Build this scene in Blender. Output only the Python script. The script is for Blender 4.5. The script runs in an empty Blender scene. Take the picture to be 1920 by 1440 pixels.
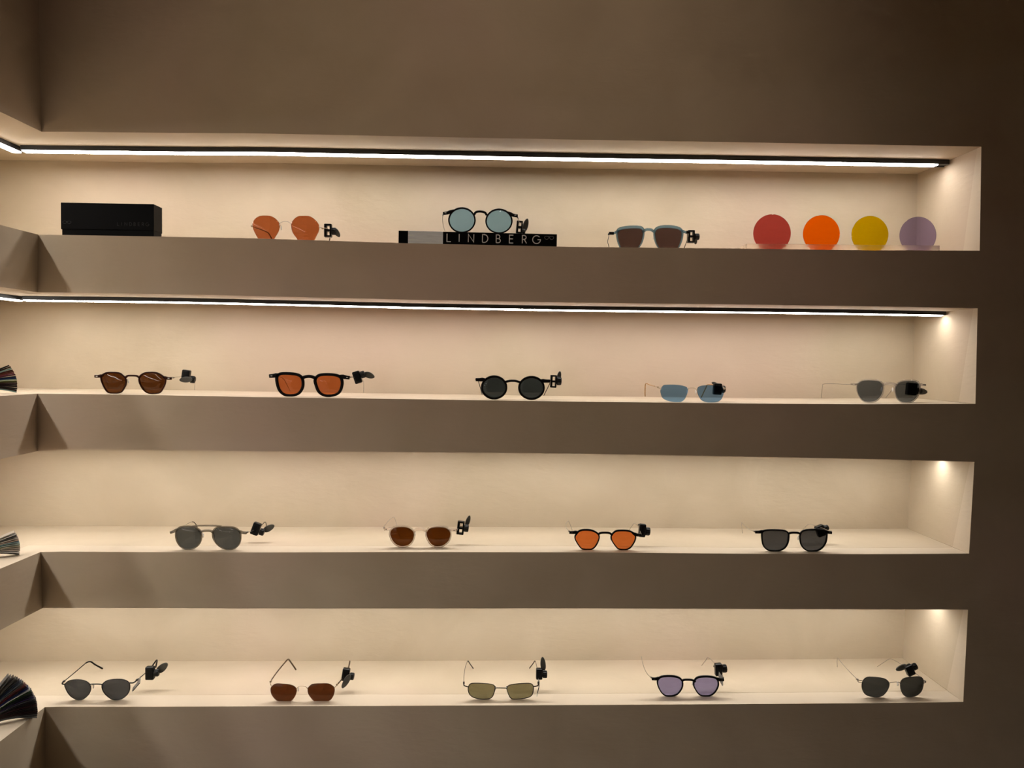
import bpy, bmesh, math, random
from mathutils import Vector, Matrix
random.seed(7)
R = math.radians
C = bpy.context.scene.collection
S = bpy.context.scene

# ------------------------------------------------------------------ camera
FPX, CX, CY = 1442.0, 960.0, 720.0
ZO = 1.5                                        # height of the camera's datum above the shop floor
CAMLOC = Vector((0.801, -1.4, 0.0043 + ZO))
yaw, pit, rol = 0.0314, -0.0333, 0.0118
FW = Vector((math.sin(yaw)*math.cos(pit), math.cos(yaw)*math.cos(pit), math.sin(pit)))
_r = Vector((math.cos(yaw), -math.sin(yaw), 0)); _u = _r.cross(FW)
RT = _r*math.cos(rol) + _u*math.sin(rol); UP = -_r*math.sin(rol) + _u*math.cos(rol)
cd = bpy.data.cameras.new('camera'); cam = bpy.data.objects.new('camera', cd); C.objects.link(cam)
m = Matrix((RT, UP, -FW)).transposed().to_4x4(); m.translation = CAMLOC
cam.matrix_world = m
cd.sensor_width = 36.0; cd.lens = FPX/1920*36.0; cd.clip_start = 0.02
S.camera = cam

# ------------------------------------------------------------------ world, lights, exposure
LED = 27.0
LEDCOL = (1.0, 0.955, 0.90)
w = bpy.data.worlds.new('world'); S.world = w; w.use_nodes = True
w.node_tree.nodes['Background'].inputs[0].default_value = (1.0, 0.52, 0.23, 1)
w.node_tree.nodes['Background'].inputs[1].default_value = 0.021
sl = bpy.data.lights.new('ceiling_spot', 'SPOT'); sl.energy = 13.0; sl.color = (1.0, 0.80, 0.62); sl.spot_size = R(72); sl.spot_blend = 1.0; sl.shadow_soft_size = .05
so = bpy.data.objects.new('ceiling_spot', sl); C.objects.link(so); so.location = (0.92, -1.2, 2.75)
so.rotation_euler = (Vector((0.76, 0, 1.80))-so.location).to_track_quat('-Z', 'Y').to_euler()
S.view_settings.view_transform = 'Standard'; S.view_settings.look = 'None'
S.view_settings.exposure = 0.0; S.view_settings.gamma = 1.0

# ------------------------------------------------------------------ pixel / point helpers
def at(px, py, Y):
    d = FW + RT*((px-CX)/FPX) - UP*((py-CY)/FPX)
    return CAMLOC + d*((Y-CAMLOC.y)/d.y)
def atX(px, py, X):
    d = FW + RT*((px-CX)/FPX) - UP*((py-CY)/FPX)
    return CAMLOC + d*((X-CAMLOC.x)/d.x)

# ------------------------------------------------------------------ materials
def mat(name, col, rough=0.5, metal=0.0, spec=0.5, emis=None, estr=0, alpha=1.0):
    m = bpy.data.materials.new(name); m.use_nodes = True
    b = m.node_tree.nodes['Principled BSDF']
    b.inputs['Base Color'].default_value = (*col, 1); b.inputs['Roughness'].default_value = rough
    b.inputs['Metallic'].default_value = metal; b.inputs['Specular IOR Level'].default_value = spec
    if emis: b.inputs['Emission Color'].default_value = (*emis, 1); b.inputs['Emission Strength'].default_value = estr
    return m
def lin(c): return tuple((x/255/12.92 if x/255 <= .04045 else ((x/255+.055)/1.055)**2.4) for x in c)
def speckle(m, amount, scale, bump=0.0, stretch=(1,1,1)):
    """slight procedural mottling of the base colour plus optional bump"""
    nt = m.node_tree; b = nt.nodes['Principled BSDF']; N = nt.nodes; L = nt.links
    tc = N.new('ShaderNodeTexCoord'); mp = N.new('ShaderNodeMapping'); mp.inputs['Scale'].default_value = stretch
    no = N.new('ShaderNodeTexNoise'); no.inputs['Scale'].default_value = scale; no.inputs['Detail'].default_value = 5
    mr = N.new('ShaderNodeMapRange'); mr.inputs['From Min'].default_value = .3; mr.inputs['From Max'].default_value = .7
    mr.inputs['To Min'].default_value = 1-amount; mr.inputs['To Max'].default_value = 1+amount
    mx = N.new('ShaderNodeVectorMath'); mx.operation = 'SCALE'; mx.inputs[0].default_value = b.inputs['Base Color'].default_value[:3]
    L.new(tc.outputs['Object'], mp.inputs[0]); L.new(mp.outputs[0], no.inputs['Vector']); L.new(no.outputs[0], mr.inputs[0])
    L.new(mr.outputs[0], mx.inputs['Scale']); L.new(mx.outputs[0], b.inputs['Base Color'])
    if bump:
        bp = N.new('ShaderNodeBump'); bp.inputs['Strength'].default_value = bump; bp.inputs['Distance'].default_value = .002
        L.new(no.outputs[0], bp.inputs['Height']); L.new(bp.outputs[0], b.inputs['Normal'])
    return m
def plaster(name, c1, c2, c3):
    m = bpy.data.materials.new(name); m.use_nodes = True
    nt = m.node_tree; N = nt.nodes; L = nt.links; b = N['Principled BSDF']
    b.inputs['Roughness'].default_value = .72; b.inputs['Specular IOR Level'].default_value = .25
    tc = N.new('ShaderNodeTexCoord')
    n1 = N.new('ShaderNodeTexNoise'); n1.inputs['Scale'].default_value = 7.0; n1.inputs['Detail'].default_value = 6; n1.inputs['Distortion'].default_value = .6
    n2 = N.new('ShaderNodeTexNoise'); n2.inputs['Scale'].default_value = 1.6; n2.inputs['Detail'].default_value = 3
    r1 = N.new('ShaderNodeValToRGB'); r1.color_ramp.elements[0].position = .3; r1.color_ramp.elements[1].position = .7
    r1.color_ramp.elements[0].color = (*c1, 1); r1.color_ramp.elements[1].color = (*c2, 1)
    mx = N.new('ShaderNodeMix'); mx.data_type = 'RGBA'; mx.inputs['B'].default_value = (*c3, 1)
    mr = N.new('ShaderNodeMapRange'); mr.inputs['From Min'].default_value = .45; mr.inputs['From Max'].default_value = .75; mr.inputs['To Max'].default_value = .9
    L.new(tc.outputs['Object'], n1.inputs['Vector']); L.new(tc.outputs['Object'], n2.inputs['Vector'])
    L.new(n1.outputs[0], r1.inputs[0]); L.new(n2.outputs[0], mr.inputs[0])
    L.new(mr.outputs[0], mx.inputs['Factor']); L.new(r1.outputs[0], mx.inputs['A'])
    L.new(mx.outputs['Result'], b.inputs['Base Color'])
    # trowel strokes: long streaks that change direction from patch to patch
    mp = N.new('ShaderNodeMapping'); mp.inputs['Scale'].default_value = (16, 16, 48); mp.inputs['Rotation'].default_value = (0, .5, 0)
    mp2 = N.new('ShaderNodeMapping'); mp2.inputs['Scale'].default_value = (14, 14, 50); mp2.inputs['Rotation'].default_value = (0, -.9, 0)
    s1 = N.new('ShaderNodeTexNoise'); s1.inputs['Scale'].default_value = 2.5; s1.inputs['Detail'].default_value = 4; s1.inputs['Distortion'].default_value = .5
    s2 = N.new('ShaderNodeTexNoise'); s2.inputs['Scale'].default_value = 2.5; s2.inputs['Detail'].default_value = 4; s2.inputs['Distortion'].default_value = .4
    sm = N.new('ShaderNodeMix'); sm.data_type = 'FLOAT'
    sel = N.new('ShaderNodeTexNoise'); sel.inputs['Scale'].default_value = 3.5
    L.new(tc.outputs['Object'], mp.inputs[0]); L.new(tc.outputs['Object'], mp2.inputs[0]); L.new(tc.outputs['Object'], sel.inputs['Vector'])
    L.new(mp.outputs[0], s1.inputs['Vector']); L.new(mp2.outputs[0], s2.inputs['Vector'])
    sr = N.new('ShaderNodeMapRange'); sr.inputs['From Min'].default_value = .4; sr.inputs['From Max'].default_value = .6
    L.new(sel.outputs[0], sr.inputs[0]); L.new(sr.outputs[0], sm.inputs['Factor']); L.new(s1.outputs[0], sm.inputs['A']); L.new(s2.outputs[0], sm.inputs['B'])
    bp = N.new('ShaderNodeBump'); bp.inputs['Strength'].default_value = .3; bp.inputs['Distance'].default_value = .0015
    bp2 = N.new('ShaderNodeBump'); bp2.inputs['Strength'].default_value = .3; bp2.inputs['Distance'].default_value = .006
    L.new(n1.outputs[0], bp2.inputs['Height']); L.new(bp2.outputs[0], bp.inputs['Normal'])
    L.new(sm.outputs['Result'], bp.inputs['Height']); L.new(bp.outputs[0], b.inputs['Normal'])
    return m
def tint(name, seen, bg, gloss=.05, rough=.02, body=0.0):
    """tinted see-through sheet; colour of light passed by both faces together = seen/bg"""
    a = lin(seen); g = lin(bg)
    T = tuple(min(.97, max(.002, x/y))**.5 for x, y in zip(a, g))
    m = bpy.data.materials.new(name); m.use_nodes = True
    nt = m.node_tree; N = nt.nodes; L = nt.links
    for n in list(N):
        if n.type != 'OUTPUT_MATERIAL': N.remove(n)
    out = [n for n in N if n.type == 'OUTPUT_MATERIAL'][0]
    t = N.new('ShaderNodeBsdfTransparent'); t.inputs[0].default_value = (*T, 1)
    gl = N.new('ShaderNodeBsdfGlossy'); gl.inputs['Roughness'].default_value = rough
    fr = N.new('ShaderNodeFresnel'); fr.inputs[0].default_value = 1.45
    mx = N.new('ShaderNodeMixShader'); sc = N.new('ShaderNodeMath'); sc.operation = 'MULTIPLY'; sc.inputs[1].default_value = gloss/.04*.6
    L.new(fr.outputs[0], sc.inputs[0]); L.new(sc.outputs[0], mx.inputs[0]); L.new(gl.outputs[0], mx.inputs[2])
    if body:
        df = N.new('ShaderNodeBsdfTranslucent'); df.inputs[0].default_value = (*(min(1, q*1.25) for q in lin(seen)), 1)
        m2 = N.new('ShaderNodeMixShader'); m2.inputs[0].default_value = body
        L.new(t.outputs[0], m2.inputs[1]); L.new(df.outputs[0], m2.inputs[2]); L.new(m2.outputs[0], mx.inputs[1])
    else: L.new(t.outputs[0], mx.inputs[1])
    L.new(mx.outputs[0], out.inputs[0])
    return m

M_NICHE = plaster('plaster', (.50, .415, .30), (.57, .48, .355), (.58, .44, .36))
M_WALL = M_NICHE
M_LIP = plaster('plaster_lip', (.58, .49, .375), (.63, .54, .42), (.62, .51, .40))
M_FLOOR = speckle(mat('floor_stone', (.16, .12, .09), .5), .1, 4)
M_BLACKPRO = mat('black_anodised', (.006, .006, .006), .35)
MLED = [mat('led_diffuser', (.8, .8, .8), .5, emis=LEDCOL, estr=LED*k) for k in (1.22, 1.03, .97, .95)]
MLEDL = [mat('led_diffuser_side', (.8, .8, .8), .5, emis=LEDCOL, estr=LED*k) for k in (1.16, 1.12, 1.0, .9)]
M_BLK = speckle(mat('black_acetate', (.003, .0025, .003), .42, spec=.12), .2, 60)
M_PLAS = speckle(mat('black_plastic', (.003, .0035, .004), .35, spec=.25), .2, 80)
M_PAD = speckle(mat('grey_paddle', (.085, .085, .075), .45, spec=.4), .15, 90)
M_METAL = speckle(mat('brushed_steel', (.42, .38, .33), .3, 1.0), .1, 200)
M_GOLD = speckle(mat('champagne_metal', (.50, .40, .28), .35, .9), .1, 200)
M_DARKMETAL = speckle(mat('dark_bronze_metal', (.035, .025, .02), .35, .6), .1, 200)
M_BLKMETAL = speckle(mat('black_metal', (.012, .010, .009), .4, .3), .1, 200)
M_TORT = speckle(mat('tortoise_acetate', (.06, .03, .010), .3), .7, 160)
M_TAN = speckle(mat('tan_acetate', (.38, .20, .06), .3), .3, 160)
M_BROWN = speckle(mat('dark_brown_acetate', lin((48, 20, 12)), .45, spec=.12), .15, 60)
M_PEARL = mat('silicone_pad', (.75, .72, .68), .3)
M_PAPER = speckle(mat('white_paper', (.85, .85, .83), .7), .03, 200)
M_CARTON = speckle(mat('black_carton', (.0012, .0012, .0018), .5, spec=.07), .2, 40)
M_GREYPRINT = mat('grey_print', (.035, .035, .037), .6, spec=.2)
M_PALEPRINT = mat('silver_print', (.8, .8, .8), .5)
M_SILVER = speckle(mat('brushed_silver_plate', (.86, .92, .98), .5, 0.0), .12, 30, stretch=(1, 1, 14))
M_CRYSTAL = tint('crystal_acetate', (206, 192, 176), (225, 210, 190), gloss=.08, rough=.05, body=.25)
M_CRYSTALW = tint('pale_crystal_acetate', (226, 208, 190), (225, 210, 190), gloss=.08, rough=.05, body=.45)
M_SMOKE = tint('smoke_acetate', (150, 138, 118), (220, 200, 168), gloss=.06, rough=.1, body=.55)
M_BLUE = tint('blue_grey_matte_acetate', (116, 128, 124), (200, 178, 148), gloss=.05, rough=.2, body=.5)

# ------------------------------------------------------------------ object helpers
def mk(name, verts, faces, material, parent=None, smooth=False, loc=None):
    me = bpy.data.meshes.new(name); me.from_pydata([tuple(v) for v in verts], [], faces); me.update()
    if smooth:
        for p in me.polygons: p.use_smooth = True
    bm = bmesh.new(); bm.from_mesh(me); bmesh.ops.recalc_face_normals(bm, faces=bm.faces); bm.to_mesh(me); bm.free()
    o = bpy.data.objects.new(name, me); C.objects.link(o); me.materials.append(material)
    if parent: o.parent = parent
    if loc is not None: o.location = loc
    return o
def from_bm(name, bm, material, parent=None, smooth=False):
    bmesh.ops.recalc_face_normals(bm, faces=bm.faces)
    me = bpy.data.meshes.new(name); bm.to_mesh(me); bm.free()
    if smooth:
        for p in me.polygons: p.use_smooth = True
    o = bpy.data.objects.new(name, me); C.objects.link(o); me.materials.append(material)
    if parent: o.parent = parent
    return o
def thing(name, label, cat, loc=(0, 0, 0), rz=0.0, group=None):
    o = bpy.data.objects.new(name, None); C.objects.link(o); o.location = loc; o.rotation_euler = (0, 0, rz)
    o.empty_display_size = .01
    return tag(o, label, cat, group)
def tag(o, label, cat, group=None):
    o['label'] = label; o['category'] = cat
    if group: o['group'] = group
    return o
def boxbm(bm, x0, x1, y0, y1, z0, z1, bev=0.0, seg=2, mtx=None):
    g = bmesh.ops.create_cube(bm, size=1.0)
    vs = g['verts']
    for v in vs: v.co = Vector(((x0+x1)/2+v.co.x*(x1-x0), (y0+y1)/2+v.co.y*(y1-y0), (z0+z1)/2+v.co.z*(z1-z0)))
    if bev:
        es = list({e for v in vs for e in v.link_edges})
        r = bmesh.ops.bevel(bm, geom=es, offset=bev, segments=seg, affect='EDGES', profile=.5)
        vs = list({v for f in r['faces'] for v in f.verts} | {v for v in vs if v.is_valid})
    if mtx: bmesh.ops.transform(bm, matrix=mtx, verts=[v for v in vs if v.is_valid])
def smoothpath(pts, n=8, closed=False):
    """Catmull-Rom through the points"""
    P = [Vector(p) for p in pts]; out = []; k = len(P)
    rng = range(k) if closed else range(k-1)
    for i in rng:
        if closed: a, b, c, d = P[(i-1) % k], P[i], P[(i+1) % k], P[(i+2) % k]
        else: a, b, c, d = P[max(i-1, 0)], P[i], P[i+1], P[min(i+2, k-1)]
        for j in range(n):
            t = j/n
            out.append(.5*((2*b)+(c-a)*t+(2*a-5*b+4*c-d)*t*t+(3*b-a-3*c+d)*t**3))
    if not closed: out.append(P[-1])
    return out
def tubedata(path, rad, seg=8, closed=False, flat=1.0):
    V, F = [], []; n = len(path); prev = None
    for i, p in enumerate(path):
        if closed: t = (path[(i+1) % n]-path[i-1])
        else: t = path[min(i+1, n-1)]-path[max(i-1, 0)]
        t.normalize()
        if prev is None:
            a = Vector((0, 1, 0)) if abs(t.y) < .9 else Vector((0, 0, 1))
        else: a = prev
        a = (a-t*a.dot(t)); a.normalize(); prev = a; b = t.cross(a)
        r = rad(i/(n-1)) if callable(rad) else rad
        for s in range(seg):
            q = 2*math.pi*s/seg
            V.append(p+a*math.cos(q)*r*flat+b*math.sin(q)*r)
    m = n if closed else n-1
    for i in range(m):
        for s in range(seg):
            j = (i+1) % n
            F.append((i*seg+s, i*seg+(s+1) % seg, j*seg+(s+1) % seg, j*seg+s))
    if not closed: F.append(tuple(range(seg-1, -1, -1))); F.append(tuple(range((n-1)*seg, n*seg)))
    return V, F
def merge(*ds):
    V, F = [], []
    for v, f in ds:
        o = len(V); V += list(v); F += [tuple(i+o for i in q) for q in f]
    return V, F
def tube(name, path, rad, material, parent, seg=8, closed=False, flat=1.0):
    V, F = tubedata(path, rad, seg, closed, flat); return mk(name, V, F, material, parent, True)

# ------------------------------------------------------------------ the plaster wall with four L-shaped niches
DEP = 0.211
CL = [(62, 0), (78, 247), (72, 440), (70, 548), (70, 738), (70, 846), (76, 1035), (80, 1140), (84, 1326), (86, 1440)]
CR = [(1848, 0), (1840, 275), (1837, 470), (1833, 578), (1829, 757), (1827, 866), (1817, 1038), (1815, 1143), (1806, 1316), (1802, 1440)]
EL = [None, 210, 422, 538, 742, 861, 1066, 1181, 1390, None]
LEFT = [at(x, y, 0) for x, y in CL]; RIGHT = [at(x, y, 0) for x, y in CR]
ZT, ZB = 2.75, 0.0
YEND = -2.6; XEND = 3.2
def ext(a, b, z): return a+(b-a)*((z-a.z)/(b.z-a.z))
topL = ext(LEFT[1], LEFT[0], LEFT[0].z+.02); topL = Vector((topL.x, 0, ZT)); topR = Vector((RIGHT[1].x, 0, ZT))
botL = Vector((LEFT[8].x, 0, ZB)); botR = Vector((RIGHT[8].x, 0, ZB))
MID = {}
for i in range(1, 9):
    X = LEFT[i].x; p = atX(0, EL[i], X); MID[i] = (p.y, p.z)
V, F, MI = [], [], []
def quad(*ps, m=0):
    o = len(V); V.extend(ps); F.append(tuple(range(o, o+len(ps)))); MI.append(m)
def two(o):
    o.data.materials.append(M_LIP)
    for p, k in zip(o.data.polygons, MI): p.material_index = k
STX = [120, 300, 480, 760, 1080, 1400, 1620]
STY = [[247, 249, 250, 255.7, 261.8, 267, 271], [440.5, 443.5, 447, 456, 463, 466.2, 469.3], [548.5, 551, 555, 561.7, 567.3, 571, 574],
       [738.5, 741, 744.5, 748.3, 753, 756.5, 758], [843, 844, 846.5, 847.7, 850.7, 856.5, 860.5], [1034.3, 1035.4, 1035.8, 1035, 1035.6, 1038.3, 1039],
       [1140, 1140, 1141, 1141, 1140.7, 1142, 1142.6], [1325, 1325, 1324.3, 1323.4, 1322, 1320, 1318.5]]
lev = [[LEFT[i]]+[at(x, y, 0) for x, y in zip(STX, STY[i-1])]+[RIGHT[i]] for i in range(1, 9)]
lev = [[Vector((LEFT[1].x-.013, 0, ZT))]+[Vector((p.x, 0, ZT)) for p in lev[0][1:]]]+lev+[[Vector((p.x, 0, ZB)) for p in lev[7]]]
NS = len(lev[0])
# front faces
for k in range(0, 10, 2):
    for j in range(NS-1): quad(lev[k][j], lev[k][j+1], lev[k+1][j+1], lev[k+1][j])
for k in range(0, 9):                          # pier beside the niches
    b = lev[k][-1]; d = lev[k+1][-1]; quad(b, Vector((XEND, 0, b.z)), Vector((XEND, 0, d.z)), d)
LIP = .050
def P(v, y, dz=0, dx=0): return Vector((v.x+dx, y, v.z+dz))
for k in range(1, 8, 2):
    T, B = lev[k], lev[k+1]; XB = -DEP
    tl, tr, bl, br = T[0], T[-1], B[0], B[-1]
    PB = Vector((XB, DEP, bl.z)); PT = Vector((XB, DEP, tl.z)); PLp = Vector((bl.x-LIP, LIP-.001, bl.z-.0006)); PLq = Vector((bl.x-LIP, LIP, bl.z-.0002))
    for j in range(NS-1):
        t0, t1, b0, b1 = T[j], T[j+1], B[j], B[j+1]
        T0 = PT if j == 0 else P(t0, DEP); B0 = PB if j == 0 else P(b0, DEP)
        quad(t0, t1, P(t1, DEP), T0)                                              # ceiling
        quad(T0, P(t1, DEP), P(b1, DEP), B0)                                      # back
        q0 = PLp if j == 0 else P(b0, LIP-.001, -.0006); q1 = P(b1, LIP-.001, -.0006)
        r0 = PLq if j == 0 else P(b0, LIP, -.0002); r1 = P(b1, LIP, -.0002)
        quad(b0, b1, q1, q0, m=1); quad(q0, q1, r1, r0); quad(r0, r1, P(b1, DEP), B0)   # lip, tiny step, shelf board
    # right side, with the thin corner-bead strip
    quad(tr, br, P(br, LIP, 0, -.0006), P(tr, .012, 0, -.0002), m=1)
    quad(P(tr, .012, 0, .0002), P(br, LIP, 0, .0003), P(br, DEP), P(tr, DEP))
def zlev(k, X):
    L_ = lev[k]
    for j in range(NS-1):
        if X <= L_[j+1].x or j == NS-2:
            a_, b_ = L_[j], L_[j+1]
            return a_.z if X < L_[0].x else a_.z+(b_.z-a_.z)*(X-a_.x)/(b_.x-a_.x)
wf = mk('wall_front', V, F, M_WALL); two(wf); wf['kind'] = 'structure'
V, F, MI = [], [], []
def lw(i, Y):                                  # edge level i on the left wall at distance Y
    ym, zm = MID[i]; z0 = LEFT[i].z
    if Y > ym: t = Y/ym; return Vector((LEFT[i].x, Y, z0+(zm-z0)*t))
    return Vector((LEFT[i].x, Y, zm))
for k in range(0, 10, 2):
    for y0, y1 in ((0, -.15), (-.15, YEND)):
        def g(i, Y):
            if i == 0: return Vector((LEFT[1].x-.013, Y, ZT))
            if i == 9: return Vector((LEFT[8].x, Y, ZB))
            return lw(i, Y)
        quad(g(k, y0), g(k, y1), g(k+1, y1), g(k+1, y0))
for k in range(1, 8, 2):
    for y0, y1 in ((0, -.15), (-.15, YEND)):
        a, b = lw(k, y0), lw(k, y1); c, d = lw(k+1, y0), lw(k+1, y1); XB = -DEP
        yb = DEP if y0 == 0 else y0
        quad(a, b, Vector((XB, y1, b.z)), Vector((XB, yb, a.z)))                                # ceiling
        quad(Vector((XB, yb, a.z)), Vector((XB, y1, b.z)), Vector((XB, y1, d.z)), Vector((XB, yb, c.z)))
        yl = LIP if y0 == 0 else y0
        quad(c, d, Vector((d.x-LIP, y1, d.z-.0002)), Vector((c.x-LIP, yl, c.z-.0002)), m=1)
        quad(Vector((c.x-LIP, yl, c.z-.0002)), Vector((d.x-LIP, y1, d.z-.0002)), Vector((XB, y1, d.z)), Vector((XB, yb, c.z)))
wl = mk('wall_left', V, F, M_WALL); two(wl); wl['kind'] = 'structure'
fl = mk('floor', [(-.3, .25, 0), (XEND, .25, 0), (XEND, -4, 0), (-.3, -4, 0)], [(0, 1, 2, 3)], M_FLOOR); fl['kind'] = 'structure'

# ------------------------------------------------------------------ LED profiles
YS, XS = 0.100, -0.100
rows = ['top', 'second', 'third', 'bottom']
def led(row, path, label, name='led_strip', H=.0115):
    """path: two points on the niche ceiling, profile 18 mm wide, 11 mm high, with a diffuser 3 mm proud"""
    pts = [Vector(p) for p in path]; t = (pts[-1]-pts[0]).normalized(); s = Vector((-t.y, t.x, 0)).normalized()
    o = (pts[0]+pts[-1])/2
    root = thing(name, label, 'light strip', o, 0, 'light strips under the niche ceilings')
    def prism(sec, ends=0.0, far=None):
        far = ends if far is None else far
        V = []; n = len(sec); m_ = len(pts)
        for i, p in enumerate(pts):
            off = t*(ends if i == 0 else -far if i == m_-1 else 0)
            for x, z in sec: V.append(p-o+off+s*x+Vector((0, 0, z)))
        F = [tuple(range(n)), tuple(range(m_*n-1, (m_-1)*n-1, -1))]
        for j in range(m_-1): F += [(j*n+i, j*n+(i+1) % n, (j+1)*n+(i+1) % n, (j+1)*n+i) for i in range(n)]
        return V, F
    V, F = prism([(-.009, 0), (.009, 0), (.009, -H), (-.009, -H)]); mk('housing', V, F, M_BLACKPRO, root)
    f_ = -1 if abs(t.x) > .5 else 1                  # the glowing cover stands proud on the room side only
    sec = [(.0085*f_, -H+.0002), (.0085*f_, -H-.0010), (.0080*f_, -H-.0018), (-.0076*f_, -H-.0018), (-.0076*f_, -H+.0002)]
    V, F = prism([(-.009*f_, -H+.0003), (-.009*f_, -H-.00175), (-.0077*f_, -H-.00175), (-.0077*f_, -H+.0003)]); mk('added_baffle', V, F, M_BLACKPRO, root)  # unseen opaque lip, added to keep the glow off the upper back wall
    V, F = prism(sec, .002, .022 if row == 0 else .006); mk('diffuser', V, F, M_LED, root)
    return root
HH = (.0088, .0072, .0066, .009)
for r in range(4):
    L_ = lev[2*r+1]; cz = lambda X: zlev(2*r+1, X)-.0004
    xs = [XS+.016]+[p.x for p in L_[2:-1]]+[L_[-1].x-.004]
    M_LED = MLED[r]
    led(r, [(x, YS, cz(x)) for x in xs],
        'long black light strip with white glowing diffuser along the %s niche of the front wall' % rows[r], H=HH[r])
    M_LED = MLEDL[r]
    led(r, [(XS, YS+.009, L_[0].z-.0004), (XS, YEND+.02, lw(2*r+1, -1).z-.0004)],
        'black light strip running toward the viewer in the %s niche of the left side wall' % rows[r], H=HH[r])

# ------------------------------------------------------------------ shelf floor heights
def floorz(r, X):
    return zlev(2*r+2, X)
def on_floor(r, px, py):
    """where the sight line through the pixel meets the shelf board r"""
    Y = .03
    d = FW + RT*((px-CX)/FPX) - UP*((py-CY)/FPX)
    X = at(px, py, .03).x
    for _ in range(5):
        z = floorz(r, X)-.0004
        t = (z-CAMLOC.z)/d.z; p = CAMLOC+d*t; X = p.x
    return p

# ------------------------------------------------------------------ sunglasses
def outline(pts, n=72):
    """closed smooth outline resampled evenly"""
    q = smoothpath([(p[0], 0, p[1]) for p in pts], 10, True)
    L = [0]
    for i in range(len(q)): L.append(L[-1]+(q[(i+1) % len(q)]-q[i]).length)
    out = []; j = 0
    for k in range(n):
        s = L[-1]*k/n
        while L[j+1] < s: j += 1
        f = (s-L[j])/max(1e-9, L[j+1]-L[j]); out.append(q[j].lerp(q[(j+1) % len(q)], f))
    a = sum(out[i].x*out[(i+1) % n].z-out[(i+1) % n].x*out[i].z for i in range(n))
    if a < 0: out.reverse()
    return out
def normals(o):
    n = len(o); res = []
    for i in range(n):
        t = (o[(i+1) % n]-o[i-1]).normalized(); res.append(Vector((t.z, 0, -t.x)))
    return res
def lens_mesh(o, dome=.0028, th=.0016):
    c = sum(o, Vector())/len(o); V, F = [], []; n = len(o); rings = [0.0, .35, .7, .9, 1.0]
    for side in (0, 1):
        base = len(V)
        for r in rings:
            for i in range(n if r else 1):
                p = c.lerp(o[i], r) if r else c.copy()
                V.append(Vector((p.x, -dome*(1-r*r)+(th if side else 0), p.z)))
        off = base+1
        F += [(base, off+i, off+(i+1) % n) for i in range(n)]
        for k in range(len(rings)-2):
            a = off+k*n; b = a+n
            F += [(a+i, a+(i+1) % n, b+(i+1) % n, b+i) for i in range(n)]
        if side == 0: rim0 = off+(len(rings)-2)*n
        else: rim1 = off+(len(rings)-2)*n
    F += [(rim0+i, rim0+(i+1) % n, rim1+(i+1) % n, rim1+i) for i in range(n)]
    return V, F
def ring_mesh(o, tt, ts, tb, d=.0019):
    """rim around an outline: thickness at the top, the sides and the bottom"""
    N = normals(o); n = len(o); V, F = [], []
    zmax = max(p.z for p in o); zmin = min(p.z for p in o)
    for p, q in zip(o, N):
        v = (q.z+1)/2
        t = (tb+(ts-tb)*v/.5) if v < .5 else (ts+(tt-ts)*(v-.5)/.5)
        i_, b = -.0004, min(.0007, t*.3)
        for e, y in ((i_, -d+b), (i_+b, -d), (t-b, -d), (t, -d+b), (t, d-b), (t-b, d), (i_+b, d), (i_, d-b)):
            w_ = p+q*e; V.append(Vector((w_.x, y, w_.z)))
    for i in range(n):
        for s in range(8):
            j = (i+1) % n; F.append((i*8+s, i*8+(s+1) % 8, j*8+(s+1) % 8, j*8+s))
    return V, F
def bar_mesh(pts, hs, d=.0019):
    """flat bar in the frame plane through points with half heights"""
    path = smoothpath([(p[0], 0, p[1]) for p in pts], 6)
    n = len(path); V, F = [], []
    for i, p in enumerate(path):
        t = (path[min(i+1, n-1)]-path[max(i-1, 0)]).normalized(); q = Vector((-t.z, 0, t.x))
        f = i/(n-1)*(len(hs)-1); k = min(int(f), len(hs)-2); h = hs[k]+(hs[k+1]-hs[k])*(f-k)
        b = min(.0008, h*.4)
        for e, y in ((-h, -d+b), (-h+b, -d), (h-b, -d), (h, -d+b), (h, d-b), (h-b, d), (-h+b, d), (-h, d-b)):
            w_ = p+q*e; V.append(Vector((w_.x, y, w_.z)))
    for i in range(n-1):
        for s in range(8): F.append((i*8+s, i*8+(s+1) % 8, (i+1)*8+(s+1) % 8, (i+1)*8+s))
    F.append(tuple(range(7, -1, -1))); F.append(tuple(range((n-1)*8, n*8)))
    return V, F

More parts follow.
